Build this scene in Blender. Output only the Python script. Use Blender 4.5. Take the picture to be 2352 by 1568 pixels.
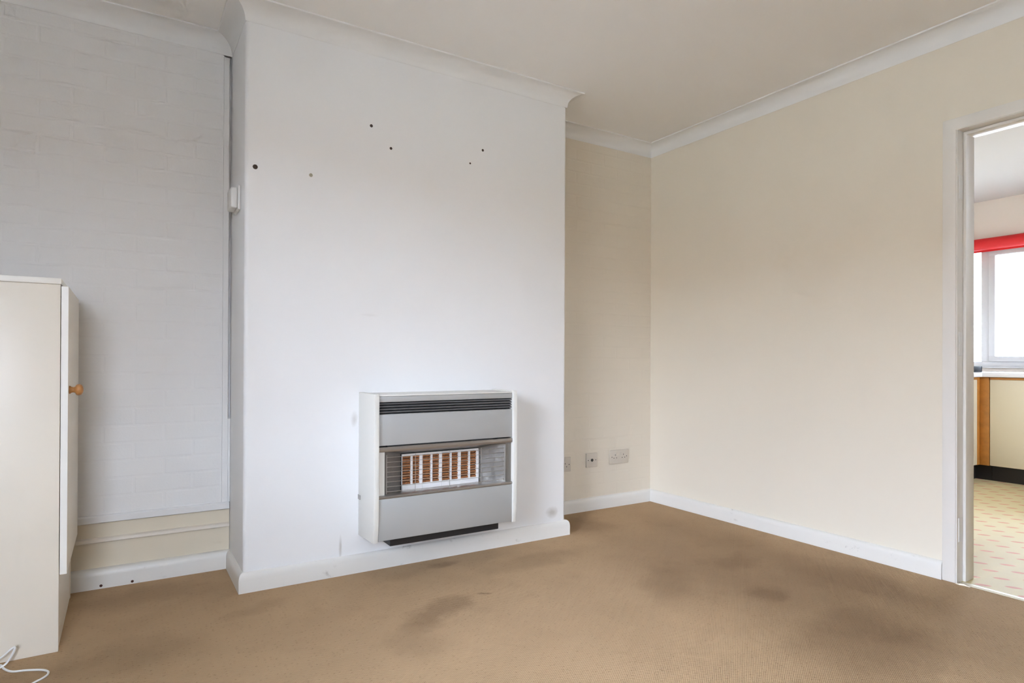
import bpy, bmesh, math, random
from mathutils import Vector, Matrix
random.seed(7)
for o in list(bpy.data.objects): bpy.data.objects.remove(o)
scene = bpy.context.scene
C = scene.collection

# ------------------------------------------------------------------ camera
F_PX, YAW, PITCH, ROLL = 1414.5, 0.54944, 0.00362, 0.00411
cam_d = bpy.data.cameras.new('camera'); cam = bpy.data.objects.new('camera', cam_d); C.objects.link(cam)
cam_d.sensor_fit = 'HORIZONTAL'; cam_d.sensor_width = 36.0
cam_d.lens = 36.0*F_PX/2352; cam_d.shift_x = 25.81/2352; cam_d.shift_y = 38.78/2352
cam_d.clip_start = 0.02; cam_d.clip_end = 200
fw = Vector((math.sin(YAW)*math.cos(PITCH), math.cos(YAW)*math.cos(PITCH), math.sin(PITCH)))
rt = Vector((math.cos(YAW), -math.sin(YAW), 0)); up = rt.cross(fw)
r2 = rt*math.cos(ROLL)+up*math.sin(ROLL); u2 = -rt*math.sin(ROLL)+up*math.cos(ROLL)
cam.matrix_world = Matrix(((r2.x,u2.x,-fw.x,-2.9813),(r2.y,u2.y,-fw.y,-2.9657),(r2.z,u2.z,-fw.z,0.9220),(0,0,0,1)))
scene.camera = cam

# ------------------------------------------------------------------ sky, window portals, exposure
SKY = 16.0
world = bpy.data.worlds.new('overcast_sky'); scene.world = world; world.use_nodes = True
wn = world.node_tree; bg = wn.nodes['Background']; bg.inputs[1].default_value = SKY
# bright hazy overcast: luminance grows gently from the horizon to the zenith
_tc = wn.nodes.new('ShaderNodeTexCoord'); _sp = wn.nodes.new('ShaderNodeSeparateXYZ'); wn.links.new(_tc.outputs['Generated'], _sp.inputs[0])
_mr = wn.nodes.new('ShaderNodeMapRange'); _mr.inputs[1].default_value = 0; _mr.inputs[2].default_value = 1; _mr.inputs[3].default_value = 0.7; _mr.inputs[4].default_value = 1.0
wn.links.new(_sp.outputs[2], _mr.inputs[0])
_sc = wn.nodes.new('ShaderNodeVectorMath'); _sc.operation = 'SCALE'; _sc.inputs[0].default_value = (0.73, 0.82, 1.02)
wn.links.new(_mr.outputs[0], _sc.inputs['Scale']); wn.links.new(_sc.outputs[0], bg.inputs[0])
def portal(name, loc, rot, sx, sy):
    l = bpy.data.lights.new(name, 'AREA'); l.shape = 'RECTANGLE'; l.size = sx; l.size_y = sy
    l.cycles.is_portal = True
    o = bpy.data.objects.new(name, l); o.location = loc; o.rotation_euler = rot; C.objects.link(o); return o
# room dimensions
XL, XR, D, CEIL = -2.574, -0.973, 0.349, 2.342        # chimney breast, ceiling
ROOM_L, ROOM_B = -4.30, -4.45                          # left wall, wall behind the camera
LW = (-3.45, -1.65, 0.80, 2.16)                        # window in the left wall: y0,y1,z0,z1
BW = (-4.10, -3.15, 0.95, 2.06)                        # unseen window added for fill in the wall behind: x0,x1,z0,z1
KX, KY0, KY1 = 3.42, -3.2, -0.22                       # kitchen: window wall, side walls
KW = (-1.40, -0.30, 0.875, 1.95)                       # kitchen window: y0,y1,z0,z1
portal('portal_left', (ROOM_L-0.02, (LW[0]+LW[1])/2, (LW[2]+LW[3])/2), (0, -math.pi/2, 0), LW[3]-LW[2], LW[1]-LW[0])
portal('portal_kitchen', (KX+0.02, (KW[0]+KW[1])/2, (KW[2]+KW[3])/2), (0, math.pi/2, 0), KW[3]-KW[2], KW[1]-KW[0])
portal('portal_behind', ((BW[0]+BW[1])/2, ROOM_B-.02, (BW[2]+BW[3])/2), (math.pi/2, 0, 0), BW[1]-BW[0], BW[3]-BW[2])
K_FILL = (1.20, 2.05, 0.95, 2.05)                          # unseen glazing added to light the kitchen units: x0,x1,z0,z1
portal('portal_kitchen_added', ((K_FILL[0]+K_FILL[1])/2, KY0-.02, (K_FILL[2]+K_FILL[3])/2), (math.pi/2, 0, 0), K_FILL[1]-K_FILL[0], K_FILL[3]-K_FILL[2])
vs = scene.view_settings
scene.display_settings.display_device = 'sRGB'
vs.view_transform = 'Standard'; vs.look = 'None'; vs.gamma = 1; vs.use_curve_mapping = False
vs.exposure = 1.96
scene.cycles.use_denoising = True
scene.cycles.max_bounces = 7; scene.cycles.diffuse_bounces = 6; scene.cycles.glossy_bounces = 3
scene.cycles.use_adaptive_sampling = True; scene.cycles.adaptive_threshold = 0.11; scene.cycles.adaptive_min_samples = 24
scene.cycles.transparent_max_bounces = 12
scene.cycles.sample_clamp_indirect = 8.0

# ------------------------------------------------------------------ materials
def new_mat(name):
    m = bpy.data.materials.new(name); m.use_nodes = True
    return m, m.node_tree, m.node_tree.nodes['Principled BSDF']
def N(nt, t, **kw):
    n = nt.nodes.new(t)
    for k, v in kw.items(): setattr(n, k, v)
    return n
def plain(name, col, rough=0.5, metal=0.0, bump=0.0, bscale=60.0, var=0.0, vscale=3.0, spec=0.5):
    m, nt, b = new_mat(name); L = nt.links
    b.inputs['Base Color'].default_value = (*col, 1); b.inputs['Roughness'].default_value = rough
    b.inputs['Metallic'].default_value = metal; b.inputs['Specular IOR Level'].default_value = spec
    geo = N(nt, 'ShaderNodeNewGeometry')
    if var:
        nz = N(nt, 'ShaderNodeTexNoise'); nz.inputs['Scale'].default_value = vscale; nz.inputs['Detail'].default_value = 4
        L.new(geo.outputs['Position'], nz.inputs['Vector'])
        mr = N(nt, 'ShaderNodeMapRange'); mr.inputs[1].default_value = .3; mr.inputs[2].default_value = .7
        mr.inputs[3].default_value = 1-var; mr.inputs[4].default_value = 1+var
        L.new(nz.outputs['Fac'], mr.inputs[0])
        mx = N(nt, 'ShaderNodeVectorMath', operation='SCALE'); mx.inputs[0].default_value = col
        L.new(mr.outputs[0], mx.inputs['Scale']); L.new(mx.outputs[0], b.inputs['Base Color'])
    if bump:
        nb = N(nt, 'ShaderNodeTexNoise'); nb.inputs['Scale'].default_value = bscale; nb.inputs['Detail'].default_value = 3
        L.new(geo.outputs['Position'], nb.inputs['Vector'])
        bp = N(nt, 'ShaderNodeBump'); bp.inputs['Strength'].default_value = 1.0; bp.inputs['Distance'].default_value = bump
        L.new(nb.outputs['Fac'], bp.inputs['Height']); L.new(bp.outputs[0], b.inputs['Normal'])
    return m
def grimy(name, col, dirt, rough=0.45, thr=0.66, scale=14.0, amt=0.7, bump=0.0006, stretch=(1,1,1), marks=()):
    """paint with irregular dirt marks and chips"""
    m, nt, b = new_mat(name); L = nt.links
    geo = N(nt, 'ShaderNodeNewGeometry')
    mp = N(nt, 'ShaderNodeMapping'); mp.inputs['Scale'].default_value = stretch
    L.new(geo.outputs['Position'], mp.inputs['Vector'])
    n1 = N(nt, 'ShaderNodeTexNoise'); n1.inputs['Scale'].default_value = scale; n1.inputs['Detail'].default_value = 8; n1.inputs['Roughness'].default_value = .7
    L.new(mp.outputs[0], n1.inputs['Vector'])
    mr = N(nt, 'ShaderNodeMapRange'); mr.inputs[1].default_value = thr; mr.inputs[2].default_value = thr+.1; mr.inputs[3].default_value = 0; mr.inputs[4].default_value = amt
    L.new(n1.outputs['Fac'], mr.inputs[0])
    n2 = N(nt, 'ShaderNodeTexNoise'); n2.inputs['Scale'].default_value = 2.5; n2.inputs['Detail'].default_value = 3
    L.new(geo.outputs['Position'], n2.inputs['Vector'])
    m2 = N(nt, 'ShaderNodeMapRange'); m2.inputs[1].default_value = .45; m2.inputs[2].default_value = .7; L.new(n2.outputs['Fac'], m2.inputs[0])
    mu = N(nt, 'ShaderNodeMath', operation='MULTIPLY'); L.new(mr.outputs[0], mu.inputs[0]); L.new(m2.outputs[0], mu.inputs[1])
    fac = mu.outputs[0]
    for (px, py, pz, rx, rz, amt_) in marks:
        wv = N(nt, 'ShaderNodeVectorMath', operation='MULTIPLY_ADD'); L.new(n1.outputs['Color'], wv.inputs[0]); wv.inputs[1].default_value = (rx*2, 0, rz*1.2); L.new(geo.outputs['Position'], wv.inputs[2])
        tm = N(nt, 'ShaderNodeMapping', vector_type='TEXTURE'); tm.inputs['Location'].default_value = (px+rx, py, pz+rz*.6); tm.inputs['Scale'].default_value = (rx, 1, rz); L.new(wv.outputs[0], tm.inputs['Vector'])
        ln = N(nt, 'ShaderNodeVectorMath', operation='LENGTH'); L.new(tm.outputs[0], ln.inputs[0])
        rg = N(nt, 'ShaderNodeMapRange'); rg.inputs[1].default_value = 1; rg.inputs[2].default_value = .2; rg.inputs[3].default_value = 0; rg.inputs[4].default_value = amt_; L.new(ln.outputs['Value'], rg.inputs[0])
        ad = N(nt, 'ShaderNodeMath', operation='MAXIMUM'); L.new(fac, ad.inputs[0]); L.new(rg.outputs[0], ad.inputs[1]); fac = ad.outputs[0]
    mix = N(nt, 'ShaderNodeMix', data_type='RGBA'); mix.inputs['A'].default_value = (*col, 1); mix.inputs['B'].default_value = (*dirt, 1)
    L.new(fac, mix.inputs['Factor']); L.new(mix.outputs['Result'], b.inputs['Base Color'])
    b.inputs['Roughness'].default_value = rough
    bp = N(nt, 'ShaderNodeBump'); bp.inputs['Distance'].default_value = bump; L.new(n1.outputs['Fac'], bp.inputs['Height']); L.new(bp.outputs[0], b.inputs['Normal'])
    return m
M = {}
M['breast'] = grimy('white_wall_paint', (.80,.80,.795), (.50,.48,.44), .75, .74, 5.0, .35, .0005,
    marks=((-1.055,-.349,.125,.045,.035,.8), (-2.185,-.349,.115,.008,.06,.75), (-2.125,-.349,.665,.016,.04,.6), (-2.06,-.349,1.12,.05,.008,.15)))
M['taupe'] = plain('taupe_wall_paint', (.36,.34,.31), .8, bump=.0004)  # dark tone set so the unseen walls bounce less light
M['alcove_l'] = plain('off_white_brick_paint', (.76,.752,.735), .7, bump=.0006, bscale=120)
M['cream'] = grimy('cream_wall_paint', (.76,.70,.59), (.52,.48,.42), .75, .73, 5.0, .35, .0005)
M['cream_brick'] = plain('cream_brick_paint', (.74,.675,.565), .7, bump=.0006, bscale=120)
M['ceiling'] = plain('ceiling_white', (.87,.865,.845), .85, bump=.0004, bscale=40)
M['coving'] = plain('coving_white', (.79,.79,.775), .6, bump=.0003, bscale=40)
M['skirt'] = grimy('skirting_gloss', (.745,.725,.68), (.20,.16,.12), .38, .60, 16.0, .75, .0009)
M['frame'] = grimy('door_frame_gloss', (.76,.735,.69), (.28,.24,.20), .35, .68, 18.0, .7, .0005, (1,1,.35))
M['board'] = grimy('cream_board', (.70,.625,.49), (.45,.37,.26), .5, .62, 6.0, .4, .0004)
M['batten'] = plain('batten_white', (.74,.735,.72), .45, bump=.0006, bscale=30)
M['cable_strip'] = plain('cable_strip_cream', (.72,.655,.56), .45, bump=.0008, bscale=25)
M['dark'] = plain('dark_void', (.012,.011,.010), .8)
M['hole'] = plain('screw_hole_brown', (.055,.035,.025), .8)
M['plug'] = plain('wall_plug_tan', (.42,.39,.30), .7)
M['rust'] = plain('rusty_nail', (.07,.025,.015), .8)
M['hgrey'] = plain('heater_grey_enamel', (.40,.40,.385), .38, 0.15)
M['hcream'] = plain('heater_cream_side', (.69,.675,.625), .4)
M['hblack'] = plain('heater_black', (.016,.016,.017), .45)
M['hslat'] = plain('heater_slat', (.15,.15,.15), .35, .3)
M['hsteel'] = plain('heater_steel', (.42,.40,.38), .3, .85)
M['hreflect'] = plain('heater_reflector', (.24,.225,.205), .42, .7, bump=.004, bscale=22)
M['wire'] = plain('guard_wire', (.62,.61,.60), .3, .9)
M['ceramic'] = plain('radiant_ceramic', (.86,.84,.82), .7)
M['clay'] = plain('radiant_clay_brown', (.33,.13,.045), .75, var=.35, vscale=90)
M['cab'] = plain('cabinet_cream_laminate', (.80,.74,.635), .38, var=.03, vscale=2)
M['cabedge'] = plain('cabinet_edge_cream', (.84,.82,.76), .4)
M['pine'] = plain('pine_knob', (.44,.20,.06), .35, var=.2, vscale=60)
M['plastic'] = plain('white_plastic', (.76,.75,.72), .4)
M['oldplastic'] = plain('aged_plastic', (.60,.545,.465), .4)
M['slot'] = plain('socket_slot', (.03,.028,.025), .6)
M['cable'] = plain('white_cable', (.80,.79,.76), .4)
M['kwall'] = plain('kitchen_wall', (.86,.79,.71), .8)
M['kceil'] = plain('kitchen_ceiling', (.66,.65,.625), .85)
M['upvc'] = plain('upvc_white', (.62,.625,.63), .3)
M['blind'] = plain('red_blind', (.72,.018,.02), .6)
M['kdoor'] = plain('kitchen_door_cream', (.70,.62,.45), .4)
M['oak'] = plain('oak_trim', (.42,.17,.03), .4, var=.15, vscale=20)
M['plinth'] = plain('black_plinth', (.012,.009,.008), .35)
M['matt_black'] = plain('matt_black_plastic', (.01,.01,.01), .8, spec=.1)
M['worktop'] = plain('worktop_pale', (.74,.72,.70), .25)
M['strip'] = plain('threshold_strip', (.80,.74,.60), .3, .2)
M['grass'] = plain('paving', (.20,.19,.17), .9, var=.2, vscale=2)
M['brickout'] = plain('render_wall', (.55,.50,.42), .9, var=.1, vscale=1)
M['rooftile'] = plain('roof_tiles', (.22,.12,.08), .8)
def glass_mat():
    m, nt, b = new_mat('window_glass'); L = nt.links; nt.nodes.remove(b)
    out = nt.nodes['Material Output']
    t = N(nt, 'ShaderNodeBsdfTransparent'); g = N(nt, 'ShaderNodeBsdfGlossy'); g.inputs['Roughness'].default_value = .02
    t.inputs['Color'].default_value = (.97,.98,.97,1)
    fr = N(nt, 'ShaderNodeFresnel'); fr.inputs['IOR'].default_value = 1.45
    mx = N(nt, 'ShaderNodeMixShader'); L.new(fr.outputs[0], mx.inputs[0]); L.new(t.outputs[0], mx.inputs[1]); L.new(g.outputs[0], mx.inputs[2])
    L.new(mx.outputs[0], out.inputs['Surface']); return m
M['glass'] = glass_mat()

def carpet_mat():
    m, nt, b = new_mat('brown_loop_carpet'); L = nt.links
    geo = N(nt, 'ShaderNodeNewGeometry'); P = geo.outputs['Position']
    def math_(op, a, bb=None, clamp=False):
        n = N(nt, 'ShaderNodeMath', operation=op); n.use_clamp = clamp
        for i, v in enumerate((a, bb)):
            if v is None: continue
            if isinstance(v, (int, float)): n.inputs[i].default_value = v
            else: L.new(v, n.inputs[i])
        return n.outputs[0]
    def noise(scale, detail=3, rough=.5, vec=P, dist=0):
        n = N(nt, 'ShaderNodeTexNoise'); n.inputs['Scale'].default_value = scale; n.inputs['Detail'].default_value = detail
        n.inputs['Roughness'].default_value = rough; n.inputs['Distortion'].default_value = dist; L.new(vec, n.inputs['Vector']); return n
    def rng(v, a, b_, c=0., d=1.):
        n = N(nt, 'ShaderNodeMapRange'); n.interpolation_type = 'SMOOTHSTEP'
        for i, x in enumerate((a, b_, c, d)): n.inputs[i+1].default_value = x
        L.new(v, n.inputs[0]); return n.outputs[0]
    # loops: rows of small ribs
    sep = N(nt, 'ShaderNodeSeparateXYZ'); L.new(P, sep.inputs[0])
    jit = noise(35, 2)
    jx = math_('MULTIPLY', math_('SUBTRACT', jit.outputs['Fac'], .5), 2.0)
    sx = math_('SINE', math_('ADD', math_('MULTIPLY', sep.outputs[0], 2*math.pi/.0085), jx))
    sy = math_('SINE', math_('ADD', math_('MULTIPLY', sep.outputs[1], 2*math.pi/.0065), jx))
    loop = math_('ADD', math_('MULTIPLY', math_('MULTIPLY', sx, sy), .5), .5)
    fine = noise(420, 2).outputs['Fac']
    height = math_('ADD', math_('MULTIPLY', loop, .7), math_('MULTIPLY', fine, .5))
    bp = N(nt, 'ShaderNodeBump'); bp.inputs['Distance'].default_value = .0022; bp.inputs['Strength'].default_value = .85
    L.new(height, bp.inputs['Height']); L.new(bp.outputs[0], b.inputs['Normal'])
    # colour: base, broad soiling, stains with painted shade, flecks
    soil = rng(noise(1.7, 5, .6, dist=.6).outputs['Fac'], .38, .72)
    soil2 = rng(noise(6.5, 5, .65).outputs['Fac'], .52, .75)
    warp = N(nt, 'ShaderNodeVectorMath', operation='MULTIPLY_ADD')
    nw = noise(5, 4, .6); L.new(nw.outputs['Color'], warp.inputs[0]); warp.inputs[1].default_value = (.22,.22,0); L.new(P, warp.inputs[2])
    def stain_shade(x, y, rx, ry, rot, amt):
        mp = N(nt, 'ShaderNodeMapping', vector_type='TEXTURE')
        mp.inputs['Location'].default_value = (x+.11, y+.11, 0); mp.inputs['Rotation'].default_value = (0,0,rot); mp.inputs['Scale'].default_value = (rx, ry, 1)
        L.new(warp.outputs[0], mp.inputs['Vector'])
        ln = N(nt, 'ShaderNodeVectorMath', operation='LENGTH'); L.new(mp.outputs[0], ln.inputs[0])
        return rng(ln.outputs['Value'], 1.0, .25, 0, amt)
    S = STAINS_SHADE
    tot = None
    for s in S:
        v = stain_shade(*s); tot = v if tot is None else math_('ADD', tot, v)
    dirt = math_('ADD', math_('ADD', math_('MULTIPLY', soil, .16), math_('MULTIPLY', soil2, .14)), tot, clamp=True)  # dirt also carries the shade painted by the right wall
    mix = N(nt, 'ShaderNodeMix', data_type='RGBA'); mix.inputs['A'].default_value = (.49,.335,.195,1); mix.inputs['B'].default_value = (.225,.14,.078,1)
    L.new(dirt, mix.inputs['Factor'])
    vor = N(nt, 'ShaderNodeTexVoronoi'); vor.inputs['Scale'].default_value = 105
    sq = N(nt, 'ShaderNodeVectorMath', operation='MULTIPLY'); sq.inputs[1].default_value = (.6,1.5,1); L.new(P, sq.inputs[0]); L.new(sq.outputs[0], vor.inputs['Vector'])
    sepc = N(nt, 'ShaderNodeSeparateColor'); L.new(vor.outputs['Color'], sepc.inputs[0])
    fleck = math_('MULTIPLY', rng(vor.outputs['Distance'], .30, .12), rng(sepc.outputs[0], .45, .8))
    loopdark = math_('MULTIPLY', rng(loop, .35, 0.0), .28)
    fl = math_('ADD', math_('MULTIPLY', fleck, .5), loopdark, clamp=True)
    mix2 = N(nt, 'ShaderNodeMix', data_type='RGBA'); mix2.inputs['B'].default_value = (.17,.095,.045,1)
    L.new(fl, mix2.inputs['Factor']); L.new(mix.outputs['Result'], mix2.inputs['A'])
    L.new(mix2.outputs['Result'], b.inputs['Base Color'])
    b.inputs['Roughness'].default_value = .95; b.inputs['Specular IOR Level'].default_value = .15
    return m
# stains, plus shade painted as large patches by the right wall: x, y, half length, half width, rotation, strength
STAINS_SHADE = [(-.62,-1.45,.72,1.35,.12,.42), (-1.99,-.93,.24,.09,.55,.55), (-1.765,-.855,.05,.022,-.5,.6), (-2.16,-1.12,.16,.16,0,.22),
          (-1.35,-.62,.45,.12,.05,.30), (-.80,-1.45,.14,.10,.2,.35), (-1.05,-1.15,.30,.16,.9,.30),
          (-.55,-1.10,.20,.10,.3,.25), (-.95,-1.9,.5,.28,.3,.42), (-.35,-1.55,.25,.5,0,.30), (-.30,-.70,.25,.6,0,.22),
          (-1.10,-2.25,.16,.09,.2,.30), (-2.95,-.75,.28,.16,.2,.25), (-2.9,-.20,.35,.16,0,.35), (-3.2,-.8,.2,.2,0,.30),
          (-.78,-.22,.22,.26,0,.5), (-1.75,-.44,.13,.05,0,.45), (-2.55,-.55,.18,.06,0.2,.2)]
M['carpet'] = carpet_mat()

def vinyl_mat():
    m, nt, b = new_mat('kitchen_vinyl'); L = nt.links
    geo = N(nt, 'ShaderNodeNewGeometry')
    rot = N(nt, 'ShaderNodeMapping'); rot.inputs['Rotation'].default_value = (0,0,math.radians(3)); L.new(geo.outputs['Position'], rot.inputs['Vector'])
    sep = N(nt, 'ShaderNodeSeparateXYZ'); L.new(rot.outputs[0], sep.inputs[0])
    def math_(op, a, bb=None, c=None):
        n = N(nt, 'ShaderNodeMath', operation=op)
        for i, v in enumerate((a, bb, c)):
            if v is None: continue
            if isinstance(v, (int, float)): n.inputs[i].default_value = v
            else: L.new(v, n.inputs[i])
        return n.outputs[0]
    PX, PY = .158, .0745
    row = math_('FLOOR', math_('DIVIDE', sep.outputs[1], PY))
    fy = math_('SUBTRACT', math_('FRACT', math_('DIVIDE', sep.outputs[1], PY)), .5)
    off = math_('MULTIPLY', math_('FLOORED_MODULO', row, 2.0), .5)
    fx = math_('SUBTRACT', math_('FRACT', math_('ADD', math_('DIVIDE', sep.outputs[0], PX), off)), .5)
    gx = math_('MULTIPLY', fx, PX); gy = math_('MULTIPLY', fy, PY)
    ca, sa = math.cos(-1.0), math.sin(-1.0)
    ux = math_('ADD', math_('MULTIPLY', gx, ca), math_('MULTIPLY', gy, sa)); uy = math_('SUBTRACT', math_('MULTIPLY', gy, ca), math_('MULTIPLY', gx, sa))
    ex = math_('DIVIDE', ux, .030); ey = math_('DIVIDE', uy, .013)
    r = math_('ADD', math_('MULTIPLY', ex, ex), math_('MULTIPLY', ey, ey))
    mask = math_('LESS_THAN', r, 1.0)
    mr = N(nt, 'ShaderNodeMapRange'); mr.interpolation_type = 'SMOOTHSTEP'; mr.inputs[1].default_value = 1.25; mr.inputs[2].default_value = .6; L.new(r, mr.inputs[0])
    nz = N(nt, 'ShaderNodeTexNoise'); nz.inputs['Scale'].default_value = 6; L.new(geo.outputs['Position'], nz.inputs['Vector'])
    base = N(nt, 'ShaderNodeMix', data_type='RGBA'); base.inputs['A'].default_value = (.52,.415,.215,1); base.inputs['B'].default_value = (.57,.485,.285,1); L.new(nz.outputs['Fac'], base.inputs['Factor'])
    mix = N(nt, 'ShaderNodeMix', data_type='RGBA'); L.new(base.outputs['Result'], mix.inputs['A']); mix.inputs['B'].default_value = (.52,.19,.13,1)
    sc_ = math_('MULTIPLY', mr.outputs[0], .9); L.new(sc_, mix.inputs['Factor']); L.new(mix.outputs['Result'], b.inputs['Base Color'])
    b.inputs['Roughness'].default_value = .55; b.inputs['Specular IOR Level'].default_value = .12
    return m
M['vinyl'] = vinyl_mat()

# ------------------------------------------------------------------ mesh helpers
class MB:
    def __init__(s): s.bm = bmesh.new()
    def box(s, x0, x1, y0, y1, z0, z1, bev=0.0, seg=2):
        b = bmesh.new()
        v = [b.verts.new((x,y,z)) for x in (x0,x1) for y in (y0,y1) for z in (z0,z1)]
        for f in ((0,1,3,2),(4,6,7,5),(0,4,5,1),(2,3,7,6),(0,2,6,4),(1,5,7,3)): b.faces.new([v[i] for i in f])
        bmesh.ops.recalc_face_normals(b, faces=b.faces)
        if bev: bmesh.ops.bevel(b, geom=list(b.edges), offset=bev, segments=seg, profile=.5, affect='EDGES')
        s.add(b); return s
    def add(s, b):
        me = bpy.data.meshes.new('tmp'); b.to_mesh(me); b.free(); s.bm.from_mesh(me); bpy.data.meshes.remove(me)
    def prism(s, pts, axis, a, c, bev=0.0):
        """extrude a 2D polygon along axis (0,1,2) from a to c; pts are the two other coordinates in order"""
        b = bmesh.new(); n = len(pts)
        def mk(p, t):
            q = list(p); q.insert(axis, t); return b.verts.new(q)
        A = [mk(p, a) for p in pts]; B = [mk(p, c) for p in pts]
        b.faces.new(A); b.faces.new(B)
        for i in range(n): b.faces.new([A[i], A[(i+1)%n], B[(i+1)%n], B[i]])
        bmesh.ops.recalc_face_normals(b, faces=b.faces)
        if bev: bmesh.ops.bevel(b, geom=list(b.edges), offset=bev, segments=2, profile=.5, affect='EDGES')
        s.add(b); return s
    def hexa(s, pts):
        """box from 8 points: 4 of one end then 4 of the other, same winding"""
        v = [s.bm.verts.new(p) for p in pts]
        fs = [s.bm.faces.new([v[i] for i in f]) for f in ((0,1,2,3),(7,6,5,4),(0,4,5,1),(1,5,6,2),(2,6,7,3),(3,7,4,0))]
        bmesh.ops.recalc_face_normals(s.bm, faces=fs); return s
    def lathe(s, prof, origin, axis, n=20):
        """prof: (r, t) along axis vector"""
        ax = Vector(axis).normalized(); t1 = ax.orthogonal().normalized(); t2 = ax.cross(t1); o = Vector(origin)
        rings = []
        for r, t in prof:
            rings.append([s.bm.verts.new(o+ax*t+(t1*math.cos(2*math.pi*k/n)+t2*math.sin(2*math.pi*k/n))*max(r,1e-5)) for k in range(n)])
        fs = []
        for a, b in zip(rings, rings[1:]):
            for k in range(n): fs.append(s.bm.faces.new([a[k], a[(k+1)%n], b[(k+1)%n], b[k]]))
        fs.append(s.bm.faces.new(rings[0])); fs.append(s.bm.faces.new(rings[-1]))
        bmesh.ops.recalc_face_normals(s.bm, faces=fs); return s
    def tube(s, pts, r, n=8):
        P = [Vector(p) for p in pts]; rings = []; prev = None
        for i, p in enumerate(P):
            t = (P[min(i+1,len(P)-1)]-P[max(i-1,0)]).normalized()
            a = t.orthogonal().normalized() if prev is None else (prev-t*prev.dot(t)).normalized()
            prev = a; b = t.cross(a)
            rings.append([s.bm.verts.new(p+(a*math.cos(2*math.pi*k/n)+b*math.sin(2*math.pi*k/n))*r) for k in range(n)])
        fs = []
        for a, b in zip(rings, rings[1:]):
            for k in range(n): fs.append(s.bm.faces.new([a[k], a[(k+1)%n], b[(k+1)%n], b[k]]))
        fs.append(s.bm.faces.new(rings[0])); fs.append(s.bm.faces.new(rings[-1]))
        bmesh.ops.recalc_face_normals(s.bm, faces=fs); return s
    def build(s, name, mat, parent=None, smooth=False):
        me = bpy.data.meshes.new(name); s.bm.to_mesh(me); s.bm.free()
        o = bpy.data.objects.new(name, me); C.objects.link(o); me.materials.append(M[mat] if isinstance(mat, str) else mat)
        if smooth:
            for p in me.polygons: p.use_smooth = True
            me.set_sharp_from_angle(angle=math.radians(40))
        if parent is not None:
            o.parent = parent
            off = Vector(parent.location) if parent.type == 'EMPTY' else Vector(parent.matrix_world.translation)
            pp = parent
            tot = Vector((0,0,0))
            while pp is not None: tot += Vector(pp.location); pp = pp.parent
            me.transform(Matrix.Translation(-tot))
        return o
def tag(o, label=None, cat=None, group=None, kind=None):
    if label: o['label'] = label
    if cat: o['category'] = cat
    if group: o['group'] = group
    if kind: o['kind'] = kind
    return o
def struct(o, label): return tag(o, label, kind='structure')
def thing(name, loc, label, cat, group=None):
    o = bpy.data.objects.new(name, None); C.objects.link(o); o.location = loc; o.empty_display_size = .1
    return tag(o, label, cat, group)
def arc(cx, cy, r, a0, a1, n):
    return [(cx+r*math.cos(math.radians(a0+(a1-a0)*i/n)), cy+r*math.sin(math.radians(a0+(a1-a0)*i/n))) for i in range(n+1)]
def sweep_seg(path, i, prof, name, mat, ends=(None, None), closed=True):
    """sweep profile (offset into room, z) along segment i of the plan path, room on the right, mitred at both ends"""
    n = len(path)
    def nrm(a, b):
        d = (Vector(b)-Vector(a)).normalized(); return Vector((d.y, -d.x))
    A, B = Vector(path[i]), Vector(path[(i+1)%n]); nn = nrm(A, B)
    def mitre(v, n0, n1):
        m = (n0+n1); return m/m.dot(n1)
    pa = nrm(path[i-1], path[i]) if (closed or i > 0) else nn
    nb = nrm(path[(i+1)%n], path[(i+2)%n]) if (closed or i+2 < n) else nn
    ma = mitre(A, pa, nn) if ends[0] is None else nn
    mb_ = mitre(B, nb, nn) if ends[1] is None else nn
    if ends[0] is not None: A = Vector(ends[0])
    if ends[1] is not None: B = Vector(ends[1])
    m = MB(); b = m.bm
    R0 = [b.verts.new((A.x+ma.x*o, A.y+ma.y*o, z)) for o, z in prof]; R1 = [b.verts.new((B.x+mb_.x*o, B.y+mb_.y*o, z)) for o, z in prof]
    k = len(prof)
    b.faces.new(R0); b.faces.new(R1)
    for j in range(k): b.faces.new([R0[j], R0[(j+1)%k], R1[(j+1)%k], R1[j]])
    bmesh.ops.recalc_face_normals(b, faces=b.faces)
    return m.build(name, mat, smooth=True)

# ------------------------------------------------------------------ room shell
T = .12
struct(MB().box(ROOM_L-T, 0.004, ROOM_B-T, .15, -.1, 0).build('floor', 'carpet'), 'brown loop pile carpet with dark stains and painted shade over the living room')
struct(MB().box(ROOM_L-T, .13, ROOM_B-T, .15, CEIL, CEIL+.1).build('ceiling', 'ceiling'), 'flat white living room ceiling')
# left wall with window opening
m = MB(); y0,y1,z0,z1 = LW
m.box(ROOM_L-.18, ROOM_L, ROOM_B-T, y0, 0, CEIL); m.box(ROOM_L-.18, ROOM_L, y1, .15, 0, CEIL)
m.box(ROOM_L-.18, ROOM_L, y0, y1, 0, z0); m.box(ROOM_L-.18, ROOM_L, y0, y1, z1, CEIL)
struct(m.build('wall_left', 'taupe'), 'taupe wall holding the living room window')
m = MB(); x0,x1,z0,z1 = BW
m.box(ROOM_L-.18, x0, ROOM_B-.25, ROOM_B, 0, CEIL); m.box(x1, .116, ROOM_B-.25, ROOM_B, 0, CEIL)
m.box(x0, x1, ROOM_B-.25, ROOM_B, 0, z0); m.box(x0, x1, ROOM_B-.25, ROOM_B, z1, CEIL)
struct(m.build('wall_behind', 'taupe'), 'taupe wall with an added window facing the chimney breast')
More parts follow.
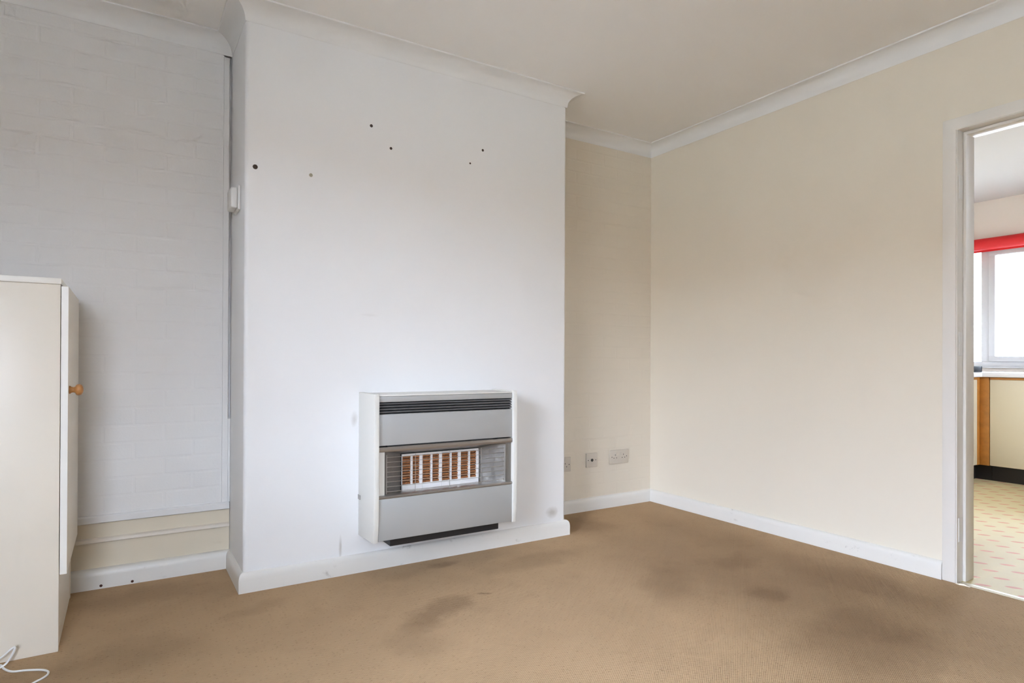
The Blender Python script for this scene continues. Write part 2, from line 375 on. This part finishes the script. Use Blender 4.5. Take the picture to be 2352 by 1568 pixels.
# chimney breast with rounded corners
r = .016
prof = [(XL, .05)] + [(XL+r-r*math.cos(a), -D+r-r*math.sin(a)) for a in [math.pi/2*i/6 for i in range(7)]] + \
       [(XR-r+r*math.sin(a), -D+r-r*math.cos(a)) for a in [math.pi/2*i/6 for i in range(7)]] + [(XR, .05)]
breast = struct(MB().prism(prof, 2, 0, CEIL).build('wall_chimney', 'breast', smooth=True), 'white painted chimney breast with screw holes')
# right wall with doorway
DY0, DY1, DZ = -2.545, -1.766, 1.898
m = MB(); m.box(0, .116, DY1, .15, 0, CEIL); m.box(0, .116, ROOM_B-T, DY0, 0, CEIL); m.box(0, .116, DY0, DY1, DZ, CEIL)
wall_right = struct(m.build('wall_right', 'cream'), 'cream painted wall with the kitchen doorway')
# right alcove back wall with brick relief
wfr = struct(MB().box(XR-.05, 0.02, 0, .1, 0, CEIL).build('wall_far_right', 'cream_brick'), 'cream alcove wall of painted bricks right of chimney breast')
# left alcove: recessed wall, brick faced board in front
wfl = struct(MB().box(ROOM_L-.1, XL+.05, .03, .13, 0, CEIL).build('wall_far_left', 'alcove_l'), 'off-white alcove wall of painted bricks left of chimney breast')
panel = MB().box(ROOM_L, -2.609, 0, .0295, .285, 2.2745).build('panel_board', 'alcove_l', wfl)
MB().box(-2.6085, -2.5855, -.0005, .0295, .285, 2.262, .001).build('edge_strip', 'alcove_l', wfl)
MB().box(-2.5850, XL-.0005, .002, .0295, .29, .66, .002).build('gap_filler', 'alcove_l', wfl)
MB().box(ROOM_L, -2.5755, .010, .0295, .195, .2845).build('lower_board', 'board', wfl)
MB().box(ROOM_L, -2.5755, .010, .0295, .06, .1945).build('lower_board', 'board', wfl)
# brick plates
BL, BH, PL_, PH = .2120, .0650, .2180, .0712
def brick_mesh(w, h, t=.0006, s=.0042):
    me = bpy.data.meshes.new('brick')
    v = [(0,0,0),(w,0,0),(w,0,h),(0,0,h),(s,-t,s),(w-s,-t,s),(w-s,-t,h-s),(s,-t,h-s)]
    me.from_pydata(v, [], [(4,5,6,7),(0,1,5,4),(1,2,6,5),(2,3,7,6),(3,0,4,7)]); return me
def bricks(parent, x0, x1, z0, z1, mat):
    cache = {}; row = 0; z = z0
    while z < z1-.01:
        h = min(BH, z1-z); x = x0 - (PL_/2 if row % 2 else 0)
        while x < x1-.004:
            a, b_ = max(x, x0), min(x+BL, x1)
            if b_-a > .012:
                key = (round(b_-a, 3), round(h, 3))
                if key not in cache:
                    cache[key] = brick_mesh(b_-a, h); cache[key].materials.append(M[mat])
                o = bpy.data.objects.new('brick', cache[key]); C.objects.link(o); o.parent = parent; o.location = (a, 0, z)
            x += PL_
        z += PH; row += 1
bricks(panel, -2.612-7*PL_, -2.612, .297, 2.262, 'alcove_l')
bricks(wfr, XR+.02, -.003, .085, 2.268, 'cream_brick')

# skirting and coving along the plan path (room on the right)
path = [(ROOM_L, ROOM_B), (ROOM_L, 0), (XL, 0), (XL, -D), (XR, -D), (XR, 0), (0, 0), (0, ROOM_B)]
sk = [(-.004,0), (.018,0), (.018,.050), (.0165,.062), (.013,.071), (.007,.0765), (0,.078), (-.004,.078)]
names = ['left', 'far_left', 'breast_left', 'breast_front', 'breast_right', 'far_right', 'right', 'behind']
for i, nme in enumerate(names):
    e = (None, None)
    if nme == 'right': e = (None, (0, -1.7125))
    pr = sk if nme != 'far_left' else [(-.012,0)] + sk[1:-1] + [(-.012,.078)]
    struct(sweep_seg(path, i, pr, 'baseboard_'+nme, 'skirt', e), 'chipped white gloss skirting board, %s run' % nme.replace('_', ' '))
struct(sweep_seg(path, 6, sk, 'baseboard_right_near', 'skirt', ((0, -2.60), None)), 'white gloss skirting board beyond the doorway')
H0 = CEIL-.072; PJ = .068
cv = [(-.002, H0), (.0012, H0)] + [(PJ-.005-(PJ-.008)*math.cos(a), H0+.006+(CEIL-.013-H0)*math.sin(a)) for a in [math.pi/2*i/9 for i in range(10)]] + [(PJ-.001, CEIL-.0065), (PJ, CEIL-.0055), (PJ, CEIL+.002), (-.002, CEIL+.002)]
for i, nme in enumerate(names):
    struct(sweep_seg(path, i, cv, 'trim_%d' % (i+1), 'coving'), 'white concave ceiling coving, %s run' % nme.replace('_', ' '))
# battens in the left alcove
struct(MB().prism([(.006,.260),(-.008,.261),(-.012,.264),(-.012,.286),(-.006,.292),(.006,.293)], 0, ROOM_L, -2.5785).build('trim_10', 'batten', smooth=True), 'white batten along the foot of the brick panel')
struct(MB().prism([(.012,.180),(-.003,.181),(-.006,.185),(-.005,.195),(.0,.1995),(.012,.2)], 0, ROOM_L, -2.5765).build('trim_11', 'cable_strip', smooth=True), 'thin cream cable strip low on the alcove wall')

# ------------------------------------------------------------------ doorway
door = thing('door_1', (0, -1.766, 0), 'white gloss door frame of the doorway to the kitchen', 'doorway'); tag(door, kind='structure'); del door['category']
AW = .052
m = MB()
m.prism([(-1.713, 0), (-1.713, 1.946), (-2.6, 1.946), (-2.6, 0), (-2.549, 0), (-2.549, 1.898), (-1.7625, 1.898), (-1.7625, 0)], 0, -.015, -.0005, .003)
m.build('architrave', 'frame', door, True)
m = MB().prism([(-1.7625, 0), (-1.7625, 1.9005), (-2.549, 1.9005), (-2.549, 0), (-2.545, 0), (-2.545, 1.896), (-1.7665, 1.896), (-1.7665, 0)], 0, -.010, .117)
m.build('door_lining', 'frame', door)
m = MB().prism([(-1.7667, 0), (-1.7667, 1.8955), (-2.5445, 1.8955), (-2.5445, 0), (-2.533, 0), (-2.533, 1.883), (-1.778, 1.883), (-1.778, 0)], 0, .042, .1165, .0015)
m.build('door_stop', 'frame', door, True)
for z in (.22, 1.0, 1.66):
    MB().box(.004, .036, -1.7685, -1.7662, z-.05, z+.05, .0008).build('hinge_recess', 'batten', door)
m = MB().prism([(-.008, .0005), (-.005, .004), (.006, .006), (.022, .004), (.026, .0005)], 1, -2.532, -1.779)
bm_ = m.build('trim_12', 'strip', smooth=True); struct(bm_, 'pale metal threshold strip in the doorway')

# ------------------------------------------------------------------ kitchen shell
struct(MB().box(.004, KX+.1, KY0-.1, KY1+.1, -.1, 0).build('floor_kitchen', 'vinyl'), 'cream vinyl kitchen floor with rows of pink dashes')
struct(MB().box(.116, KX+.1, KY0-.1, KY1+.1, 2.33, 2.43).build('ceiling_kitchen', 'kceil'), 'white kitchen ceiling')
m = MB(); y0,y1,z0,z1 = KW
m.box(KX, KX+.22, KY0-.1, y0, 0, 2.33); m.box(KX, KX+.22, y1, KY1+.1, 0, 2.33); m.box(KX, KX+.22, y0, y1, 0, z0); m.box(KX, KX+.22, y0, y1, z1, 2.33)
struct(m.build('wall_kitchen_window', 'kwall'), 'pale peach kitchen wall around the window')
struct(MB().box(.117, KX, KY1, KY1+.1, 0, 2.33).build('wall_kitchen_far', 'kwall'), 'pale peach kitchen side wall behind the left units')
m = MB(); x0,x1,z0,z1 = K_FILL
m.box(.117, x0, KY0-.1, KY0, 0, 2.33); m.box(x1, KX, KY0-.1, KY0, 0, 2.33); m.box(x0, x1, KY0-.1, KY0, 0, z0); m.box(x0, x1, KY0-.1, KY0, z1, 2.33)
struct(m.build('wall_kitchen_near', 'kwall'), 'pale peach kitchen wall holding the glazing added for fill')

def window(name, x, ys, z0, z1, side, label, sill, sashes=()):
    """frame in plane x; ys are the y positions of the frame edges and mullions"""
    w = thing(name, (x, (ys[0]+ys[-1])/2, z0), label, 'window'); tag(w, kind='structure'); del w['category']
    ft, fd = .055, .06; xa, xb = x-fd/2, x+fd/2
    m = MB(); m.box(xa, xb, ys[0], ys[-1], z0, z0+ft, .004); m.box(xa, xb, ys[0], ys[-1], z1-ft, z1, .004)
    m.box(xa, xb, ys[0], ys[0]+ft, z0+ft, z1-ft, .004); m.box(xa, xb, ys[-1]-ft, ys[-1], z0+ft, z1-ft, .004)
    m.build('window_frame', 'upvc', w, True)
    for y in ys[1:-1]: MB().box(xa, xb, y-.03, y+.03, z0+ft, z1-ft, .004).build('mullion', 'upvc', w, True)
    for k, (a, b) in enumerate(zip(ys, ys[1:])):
        a2 = a + (ft if k == 0 else .03); b2 = b - (ft if k == len(ys)-2 else .03)
        if k in sashes:
            sa = MB(); s_ = .045; xc, xd = xa - side*.012, xb - side*.012
            sa.box(xc, xd, a2, b2, z0+ft, z0+ft+s_, .004); sa.box(xc, xd, a2, b2, z1-ft-s_, z1-ft, .004)
            sa.box(xc, xd, a2, a2+s_, z0+ft+s_, z1-ft-s_, .004); sa.box(xc, xd, b2-s_, b2, z0+ft+s_, z1-ft-s_, .004)
            so = sa.build('sash', 'upvc', w, True)
            MB().box(x-.004, x+.004, a2+s_-.003, b2-s_+.003, z0+ft+s_-.003, z1-ft-s_+.003).build('pane', 'glass', so)
        else:
            MB().box(x-.004, x+.004, a2-.003, b2+.003, z0+ft-.003, z1-ft+.003).build('pane', 'glass', w)
    MB().box(*sill).build('window_sill', 'upvc', w)
    return w
window('window_1', KX+.05, [KW[0]+.001, -.586, KW[1]-.001], KW[2]+.001, KW[3]-.001, 1, 'white plastic kitchen window seen through the doorway',
       (KX-.03, KX+.018, KW[0]+.001, KW[1]-.001, .8755, .884), (0,))
window('window_2', ROOM_L-.12, [LW[0]+.001, -2.2, LW[1]-.001], LW[2]+.001, LW[3]-.001, -1, 'wide white window in the left wall of the living room',
       (ROOM_L-.088, ROOM_L+.05, LW[0]+.001, LW[1]-.001, LW[2]+.0005, LW[2]+.02))

wb = window('added_window_behind', 0, [BW[0]+.001, BW[1]-.001], BW[2]+.001, BW[3]-.001, -1, 'unseen white window added for fill, facing the chimney breast', (.032, .17, BW[0]+.001, BW[1]-.001, BW[2]+.0005, BW[2]+.02))
# built along x = 0, then turned to lie in the wall behind
wb.rotation_euler = (0, 0, math.pi/2); wb.location = ((BW[0]+BW[1])/2, ROOM_B-.12, BW[2]+.001)
wk = window('added_window_kitchen', 0, [K_FILL[0]+.001, K_FILL[1]-.001], K_FILL[2]+.001, K_FILL[3]-.001, -1, 'unseen glazing added to light the kitchen units', (.032, .06, K_FILL[0]+.001, K_FILL[1]-.001, K_FILL[2]+.0005, K_FILL[2]+.02))
wk.rotation_euler = (0, 0, math.pi/2); wk.location = ((K_FILL[0]+K_FILL[1])/2, KY0-.05, K_FILL[2]+.001)
# ------------------------------------------------------------------ outside
struct(MB().box(-40, 40, -40, 40, -.5, -.3).build('ground', 'grass'), 'paved ground outside the house')
hs = thing('neighbour_house', (-22, -2.5, -.3), 'rendered house across the garden outside the left window', 'house')
MB().box(-24, -20, -20, 13, -.3, 2.9).build('wall', 'brickout', hs)
MB().prism([(-24.4, 2.85), (-19.6, 2.85), (-22, 4.6)], 1, -20.3, 13.3).build('roof', 'rooftile', hs)

hs = thing('neighbour_house', (-4, -24, -.3), 'rendered house behind the garden outside the added back window', 'house')
MB().box(-22, 14, -26, -22, -.3, 1.6).build('wall', 'brickout', hs)
MB().prism([(-26.4, 1.55), (-21.6, 1.55), (-24, 3.0)], 0, -22.3, 14.3).build('roof', 'rooftile', hs)
# ------------------------------------------------------------------ gas heater
YB = -D
hx0, hx1 = -2.105, -1.409
h = thing('gas_heater', (-1.757, YB, .135), 'grey wall mounted gas fire with cream sides on the chimney breast', 'heater')
FY = YB-.19          # front face plane
sp = [(YB-.0005,.160), (YB-.190,.168), (YB-.196,.24), (YB-.2,.34), (YB-.2,.770), (YB-.192,.782), (YB-.0005,.782)]
MB().prism(sp, 0, hx0, hx0+.021, .002).build('side_panel', 'hcream', h, True)
MB().prism(sp, 0, hx1-.021, hx1, .002).build('side_panel', 'hcream', h, True)
xa, xb = hx0+.0215, hx1-.0215
MB().box(xa, xb, YB-.06, YB-.0005, .172, .765).build('back_body', 'hblack', h)
tag(MB().box(xa, xb, FY+.001, YB-.0005, .7715, .778, .002).build('top_panel', 'hcream', h, True), 'pale top panel')
MB().box(xa, xb, FY, FY+.03, .7475, .771, .002).build('top_rail', 'hgrey', h, True)
gr = MB().box(xa, xb, FY+.026, FY+.032, .6975, .747).build('air_grille', 'hblack', h)
for k in range(4):
    z = .7035+k*.0115
    MB().hexa([(xa+.001,FY+.004,z),(xa+.001,FY+.0255,z+.006),(xa+.001,FY+.0255,z+.009),(xa+.001,FY+.004,z+.004),
               (xb-.001,FY+.004,z),(xb-.001,FY+.0255,z+.006),(xb-.001,FY+.0255,z+.009),(xb-.001,FY+.004,z+.004)]).build('grille_slat', 'hslat', gr)
MB().box(xa, xb, FY, FY+.025, .5665, .697, .003).build('upper_panel', 'hgrey', h, True)
MB().box(xa+.04, xb-.10, FY+.004, FY+.02, .5615, .566).build('slot', 'hblack', h)
# firebox
RX0, RX1, RY = -1.935, -1.548, YB-.082
MB().prism([(FY,.541),(FY-.003,.546),(FY-.003,.556),(FY,.561),(FY+.03,.561),(RY+.02,.515),(RY+.02,.508),(FY+.02,.541)], 0, xa, xb).build('hood', 'hsteel', h, True)
MB().box(xa, xb, YB-.068, YB-.0605, .345, .54).build('firebox_back', 'hblack', h)
def side_reflector(x_front, x_back):
    s = 1 if x_back > x_front else -1
    MB().hexa([(x_front,FY+.012,.352),(x_back,RY+.01,.347),(x_back,RY+.01,.520),(x_front,FY+.012,.541),
               (x_front,FY+.016,.352),(x_back,RY+.014,.347),(x_back,RY+.014,.520),(x_front,FY+.016,.541)]).build('reflector', 'hreflect', h)
side_reflector(xa+.03, RX0-.004); side_reflector(xb-.03, RX1+.004)
tag(MB().box(xa, xa+.030, FY+.010, FY+.014, .352, .541).build('corner_plate', 'hcream', h), 'pale flat plate beside the reflector')
tag(MB().box(xb-.030, xb, FY+.010, FY+.014, .352, .541).build('corner_plate', 'hreflect', h), 'dull metal plate beside the reflector')
MB().prism([(FY-.001,.3475),(FY-.003,.352),(FY-.001,.358),(FY+.012,.360),(RY+.02,.345),(RY+.02,.340),(FY+.02,.3475)], 0, xa, xb).build('hearth_plate', 'hsteel', h, True)
# four ceramic radiants
RW = (RX1-RX0)/4
for k in range(4):
    x = RX0+k*RW; m = MB()
    m.box(x+.0005, x+RW-.0005, RY, RY+.012, .346, .374, .0015)
    m.box(x+.0005, x+RW-.0005, RY+.002, RY+.012, .500, .508)
    m.box(x+RW*.42, x+RW*.52, RY+.001, RY+.012, .374, .5)
    m.box(x+RW*.86, x+RW-.0005, RY, RY+.012, .374, .5)
    m.box(x+.0005, x+RW*.03, RY+.004, RY+.012, .374, .5)
    rd = m.build('radiant', 'ceramic', h)
    m = MB(); nz = 11
    for c0, c1 in ((.03,.42),(.52,.86)):
        for j in range(nz):
            z = .3755+j*.0114
            m.box(x+RW*c0, x+RW*c1, RY+.004+.0015*(j%2), RY+.011, z, z+.0080)
    tag(m.build('clay_bars', 'clay', rd), 'rust brown clay bars')
# guard
m = MB(); gx0, gx1, gy = xa+.042, xb-.034, FY+.016
def bow(t): return gy-.012*math.sin(math.pi*t)
for j in range(8):
    z = .372+j*.0205
    m.tube([(gx0+(gx1-gx0)*t, bow(t), z) for t in [k/16 for k in range(17)]], .0012, 6)
for t in (0, .22, .5, .78, 1.0): m.tube([(gx0+(gx1-gx0)*t, bow(t)+.002, .362), (gx0+(gx1-gx0)*t, bow(t)+.002, .525)], .0012, 6)
m.build('guard', 'wire', h, True)
MB().box(xa, xb, FY, FY+.03, .173, .3465, .003).build('lower_panel', 'hgrey', h, True)
tag(MB().box(-2.018, -1.483, FY+.035, YB-.02, .136, .1715, .002).build('base', 'hblack', h), 'black recessed base')
MB().box(hx0-.004, hx0-.0003, YB-.03, YB-.004, .318, .338, .001).build('fixing_lug', 'hsteel', h)

# ------------------------------------------------------------------ cabinet
CX, CY, CB = -3.152, -.583, -.060
cb = thing('cabinet', (CX-.22, (CY+CB)/2, 0), 'cream laminate cupboard with pine knob against the alcove wall', 'cabinet')
m = MB(); x0 = CX-.45
m.box(x0, CX, CY, CY+.018, 0, 1.1565, .0015); m.box(x0, CX, CB-.018, CB, 0, 1.1565, .0015)
m.box(x0, x0+.01, CY+.018, CB-.018, .0, 1.1565); m.box(x0+.01, CX-.002, CY+.018, CB-.018, .06, .078)
m.box(CX-.02, CX-.002, CY+.018, CB-.018, 0, .06); m.box(CX-.02, CX-.002, CY+.018, CB-.018, .078, .236)
m.build('carcass', 'cab', cb, True)
MB().box(x0, CX+.002, CY-.002, CB, 1.157, 1.176, .002).build('top_board', 'cabedge', cb, True)
dr = MB().box(CX+.002, CX+.021, CY+.002, CB-.002, .240, 1.152, .002).build('door', 'cab', cb, True)
tag(MB().box(CX+.002, CX+.0205, CY+.0005, CY+.0018, .242, 1.150).build('edge_band', 'cabedge', dr), 'bright cream edge band')
MB().lathe([(.0130,0),(.0128,.003),(.0095,.007),(.0085,.012),(.0105,.016),(.0155,.0185),(.0182,.023),(.0184,.028),(.0160,.0335),(.0105,.037),(.004,.0385)], (CX+.0212, CY+.040, .822), (1,0,0), 24).build('knob', 'pine', dr, True)

# cord on the carpet beside the cabinet
def smooth_path(P, n=8):
    P = [Vector(p) for p in P]; out = []
    for i in range(len(P)-1):
        p0, p1, p2, p3 = P[max(i-1,0)], P[i], P[i+1], P[min(i+2,len(P)-1)]
        for k in range(n):
            t = k/n; out.append(.5*((2*p1)+(p2-p0)*t+(2*p0-5*p1+4*p2-p3)*t*t+(3*p1-p0-3*p2+p3)*t**3))
    return out+[P[-1]]
cord_pts = [(-3.42,-.66,.0035),(-3.33,-.615,.010),(-3.291,-.618,.028),(-3.262,-.620,.052),(-3.2555,-.622,.052),(-3.262,-.622,.034),(-3.279,-.622,.008),
            (-3.31,-.640,.0035),(-3.36,-.63,.0035),(-3.37,-.60,.0035),(-3.33,-.595,.0035),(-3.293,-.606,.0032),(-3.278,-.641,.0032),(-3.256,-.672,.0032),(-3.222,-.684,.0032),(-3.184,-.704,.0032),(-3.166,-.726,.0032),
            (-3.166,-.749,.0032),(-3.178,-.768,.0032),(-3.196,-.785,.0032),(-3.26,-.86,.0032),(-3.40,-.95,.0032)]
tag(MB().tube(smooth_path(cord_pts), .003, 8).build('cable', 'cable', smooth=True), 'thin white cable looped on the carpet beside the cupboard', 'cable')

# ------------------------------------------------------------------ sockets
def plate(name, x0, x1, z0, z1, label, cat, mat='oldplastic'):
    t = thing(name, ((x0+x1)/2, -.0024, z0), label, cat)
    b = MB().box(x0, x1, -.012, -.0024, z0, z1, .002).build('face_plate', mat, t, True)
    return t, b
def pins(t, cx, cz, y=-.0122):
    MB().box(cx-.002, cx+.002, y-.0003, y, cz+.008, cz+.016).build('earth_slot', 'slot', t)
    for s in (-1, 1): MB().box(cx+s*.011-.0032, cx+s*.011+.0032, y-.0003, y, cz-.009, cz-.0045).build('pin_slot', 'slot', t)
def screw(t, cx, cz): MB().lathe([(.003,0),(.003,.0006)], (cx, -.012, cz), (0,-1,0), 10).build('screw', 'slot', t)
t, b = plate('double_socket', -.362, -.205, .271, .357, 'cream double wall socket nearest the room corner', 'socket')
pins(t, -.318, .314); pins(t, -.249, .314); screw(t, -.345, .314); screw(t, -.222, .314)
for cx in (-.300, -.267): MB().box(cx-.006, cx+.006, -.0145, -.0122, .323, .342, .001).build('rocker', 'oldplastic', t, True)
t, b = plate('aerial_socket', -.551, -.465, .266, .352, 'square cream aerial socket left of the double socket', 'socket')
screw(t, -.538, .309); screw(t, -.478, .309)
MB().lathe([(.009,0),(.009,.0035),(.0065,.0036)], (-.508, -.012, .309), (0,-1,0), 16).build('aerial_ring', 'slot', t, True)
t, b = plate('single_socket', -.759, -.673, .255, .341, 'cream single socket half hidden behind the chimney breast', 'socket')
pins(t, -.716, .292); screw(t, -.746, .298); screw(t, -.686, .298)
MB().box(-.722, -.710, -.0145, -.0122, .318, .332, .001).build('rocker', 'oldplastic', t, True)

# box on the side of the chimney breast
t = thing('junction_box', (XL, -.19, 1.55), 'small white plastic box on the side of the chimney breast', 'junction box')
MB().box(XL-.010, XL-.0003, -.243, -.125, 1.540, 1.640, .003).build('back_plate', 'plastic', t, True)
MB().box(XL-.036, XL-.0102, -.236, -.132, 1.547, 1.633, .007, 3).build('cover', 'plastic', t, True)

# screw holes and plugs in the chimney breast
for (x, z, r_, mt) in ((-2.536,1.694,.0095,'hole'), (-2.316,1.696,.0075,'plug'), (-2.054,1.956,.0068,'hole'), (-1.962,1.873,.0062,'hole'), (-1.487,1.951,.0062,'hole'), (-1.557,1.875,.0045,'hole')):
    o = MB().lathe([(r_*1.1,-.003),(r_*1.05,.0003),(r_*.6,.0005)], (x, -D-.0001, z), (0,-1,0), 9).build('wall_plug' if mt == 'plug' else 'screw_hole', mt, breast, True)
# nail heads at the foot of the skirting
bl = bpy.data.objects['baseboard_far_left']
for x, z in ((-3.054, .012), (-2.946, .010)):
    MB().lathe([(.0055,0),(.0055,.0008),(.003,.0014)], (x, -.0181, z), (0,-1,0), 10).build('nail_head', 'rust', bl)

# ------------------------------------------------------------------ kitchen furniture
def base_unit(name, x0, x1, y0, y1, face, label, doors):
    """face 'x-' or 'y-' : the side the doors look to"""
    u = thing(name, ((x0+x1)/2, (y0+y1)/2, 0), label, 'kitchen unit', 'kitchen base units')
    MB().box(x0+.02 if face == 'x-' else x0, x1, y0+.02 if face == 'y-' else y0, y1, .118, .808).build('carcass', 'kdoor', u)
    if face == 'x-': MB().box(x0+.045, x0+.06, y0, y1, 0, .117).build('plinth', 'plinth', u)
    else: MB().box(x0, x1, y0+.045, y0+.06, 0, .117).build('plinth', 'plinth', u)
    for (a, b) in doors:
        if face == 'x-':
            d = MB().box(x0, x0+.0195, a+.002, b-.002, .122, .789, .002).build('door', 'kdoor', u, True)
            MB().box(x0-.004, x0+.0195, a+.002, b-.002, .7895, .807, .003).build('oak_rail', 'oak', d, True)
        else:
            d = MB().box(a+.002, b-.002, y0, y0+.0195, .122, .789, .002).build('door', 'kdoor', u, True)
            MB().box(a+.002, b-.002, y0-.004, y0+.0195, .7895, .807, .003).build('oak_rail', 'oak', d, True)
    return u
UX, UY = 2.775, -.80
ku = base_unit('kitchen_unit', UX, KX-.002, -1.46, -.862, 'x-', 'cream kitchen unit with oak rail under the window', [(-1.46, -.862)])
base_unit('kitchen_unit', UX, KX-.002, -2.10, -1.463, 'x-', 'cream kitchen unit further along under the window', [(-2.10, -1.463)])
post = base_unit('kitchen_unit', 2.15, 2.725, UY, KY1-.002, 'y-', 'cream kitchen unit on the side wall left of the oak post', [(2.15, 2.725)])
pc = thing('corner_post', (2.78, -.83, 0), 'oak corner post between the two runs of kitchen units', 'post')
MB().box(2.727, 2.80, UY+.004, UY+.025, .118, .808, .002).build('side_face', 'oak', pc, True)
MB().box(UX+.002, UX+.025, -.860, UY+.0035, .118, .808, .002).build('front_face', 'oak', pc, True)
MB().box(2.727, 2.83, UY+.045, UY+.06, 0, .117).build('plinth', 'plinth', pc)
MB().box(UX+.045, UX+.06, -.860, UY+.0445, 0, .117).build('plinth', 'plinth', pc)
tag(MB().prism([(UX-.02,-2.10),(KX-.002,-2.10),(KX-.002,KY1-.002),(2.15,KY1-.002),(2.15,UY-.02),(UX-.02,UY-.02)], 2, .809, .845, .004).build('worktop', 'worktop', smooth=True), 'pale worktop running round the kitchen corner', 'worktop')
tr = thing('tray', (2.69, -.70, .8455), 'small black tray on the worktop left of the window', 'tray')
MB().box(2.56, 2.785, -.81, -.58, .8455, .853, .003).build('tray_bottom', 'matt_black', tr, True)
for a in ((2.56,2.572,-.81,-.58),(2.773,2.785,-.81,-.58),(2.572,2.773,-.81,-.798),(2.572,2.773,-.592,-.58)):
    MB().box(*a, .853, .893, .003).build('rim', 'matt_black', tr, True)
bd = thing('roller_blind', (KX-.05, -.85, 1.89), 'red roller blind rolled up above the kitchen window', 'blind')
MB().lathe([(.02,0),(.047,.001),(.05,.004),(.05,1.196),(.047,1.199),(.02,1.2)], (KX-.055, -1.45, 1.945), (0,1,0), 28).build('rolled_fabric', 'blind', bd, True)
MB().box(KX-.012, KX-.006, -1.43, -.27, 1.885, 1.91, .002).build('bottom_bar', 'blind', bd)
for y in (-1.457, -.249): MB().box(KX-.075, KX-.001, y, y+.005, 1.92, 1.97).build('bracket', 'upvc', bd)

# scrap of torn carpet edge at the foot of the door frame
sc_ = bmesh.new(); pts = []
for k in range(9):
    a = 2*math.pi*k/9; rr = .016*(1+.45*math.sin(3*a+.6)); pts.append((-.012+rr*math.cos(a)*.8, -1.790+rr*1.5*math.sin(a)))
b_ = [sc_.verts.new((x, y, .0008)) for x, y in pts]; t_ = [sc_.verts.new((x*.9-.0012, y+.001*math.sin(i*2.2), .005+.003*math.sin(i*1.7))) for i, (x, y) in enumerate(pts)]
sc_.faces.new(b_); sc_.faces.new(t_)
for k in range(9): sc_.faces.new([b_[k], b_[(k+1)%9], t_[(k+1)%9], t_[k]])
bmesh.ops.recalc_face_normals(sc_, faces=sc_.faces)
m = MB(); m.add(sc_); tag(m.build('carpet_scrap', 'strip', smooth=True), 'small pale torn scrap on the carpet at the foot of the door frame', 'scrap')
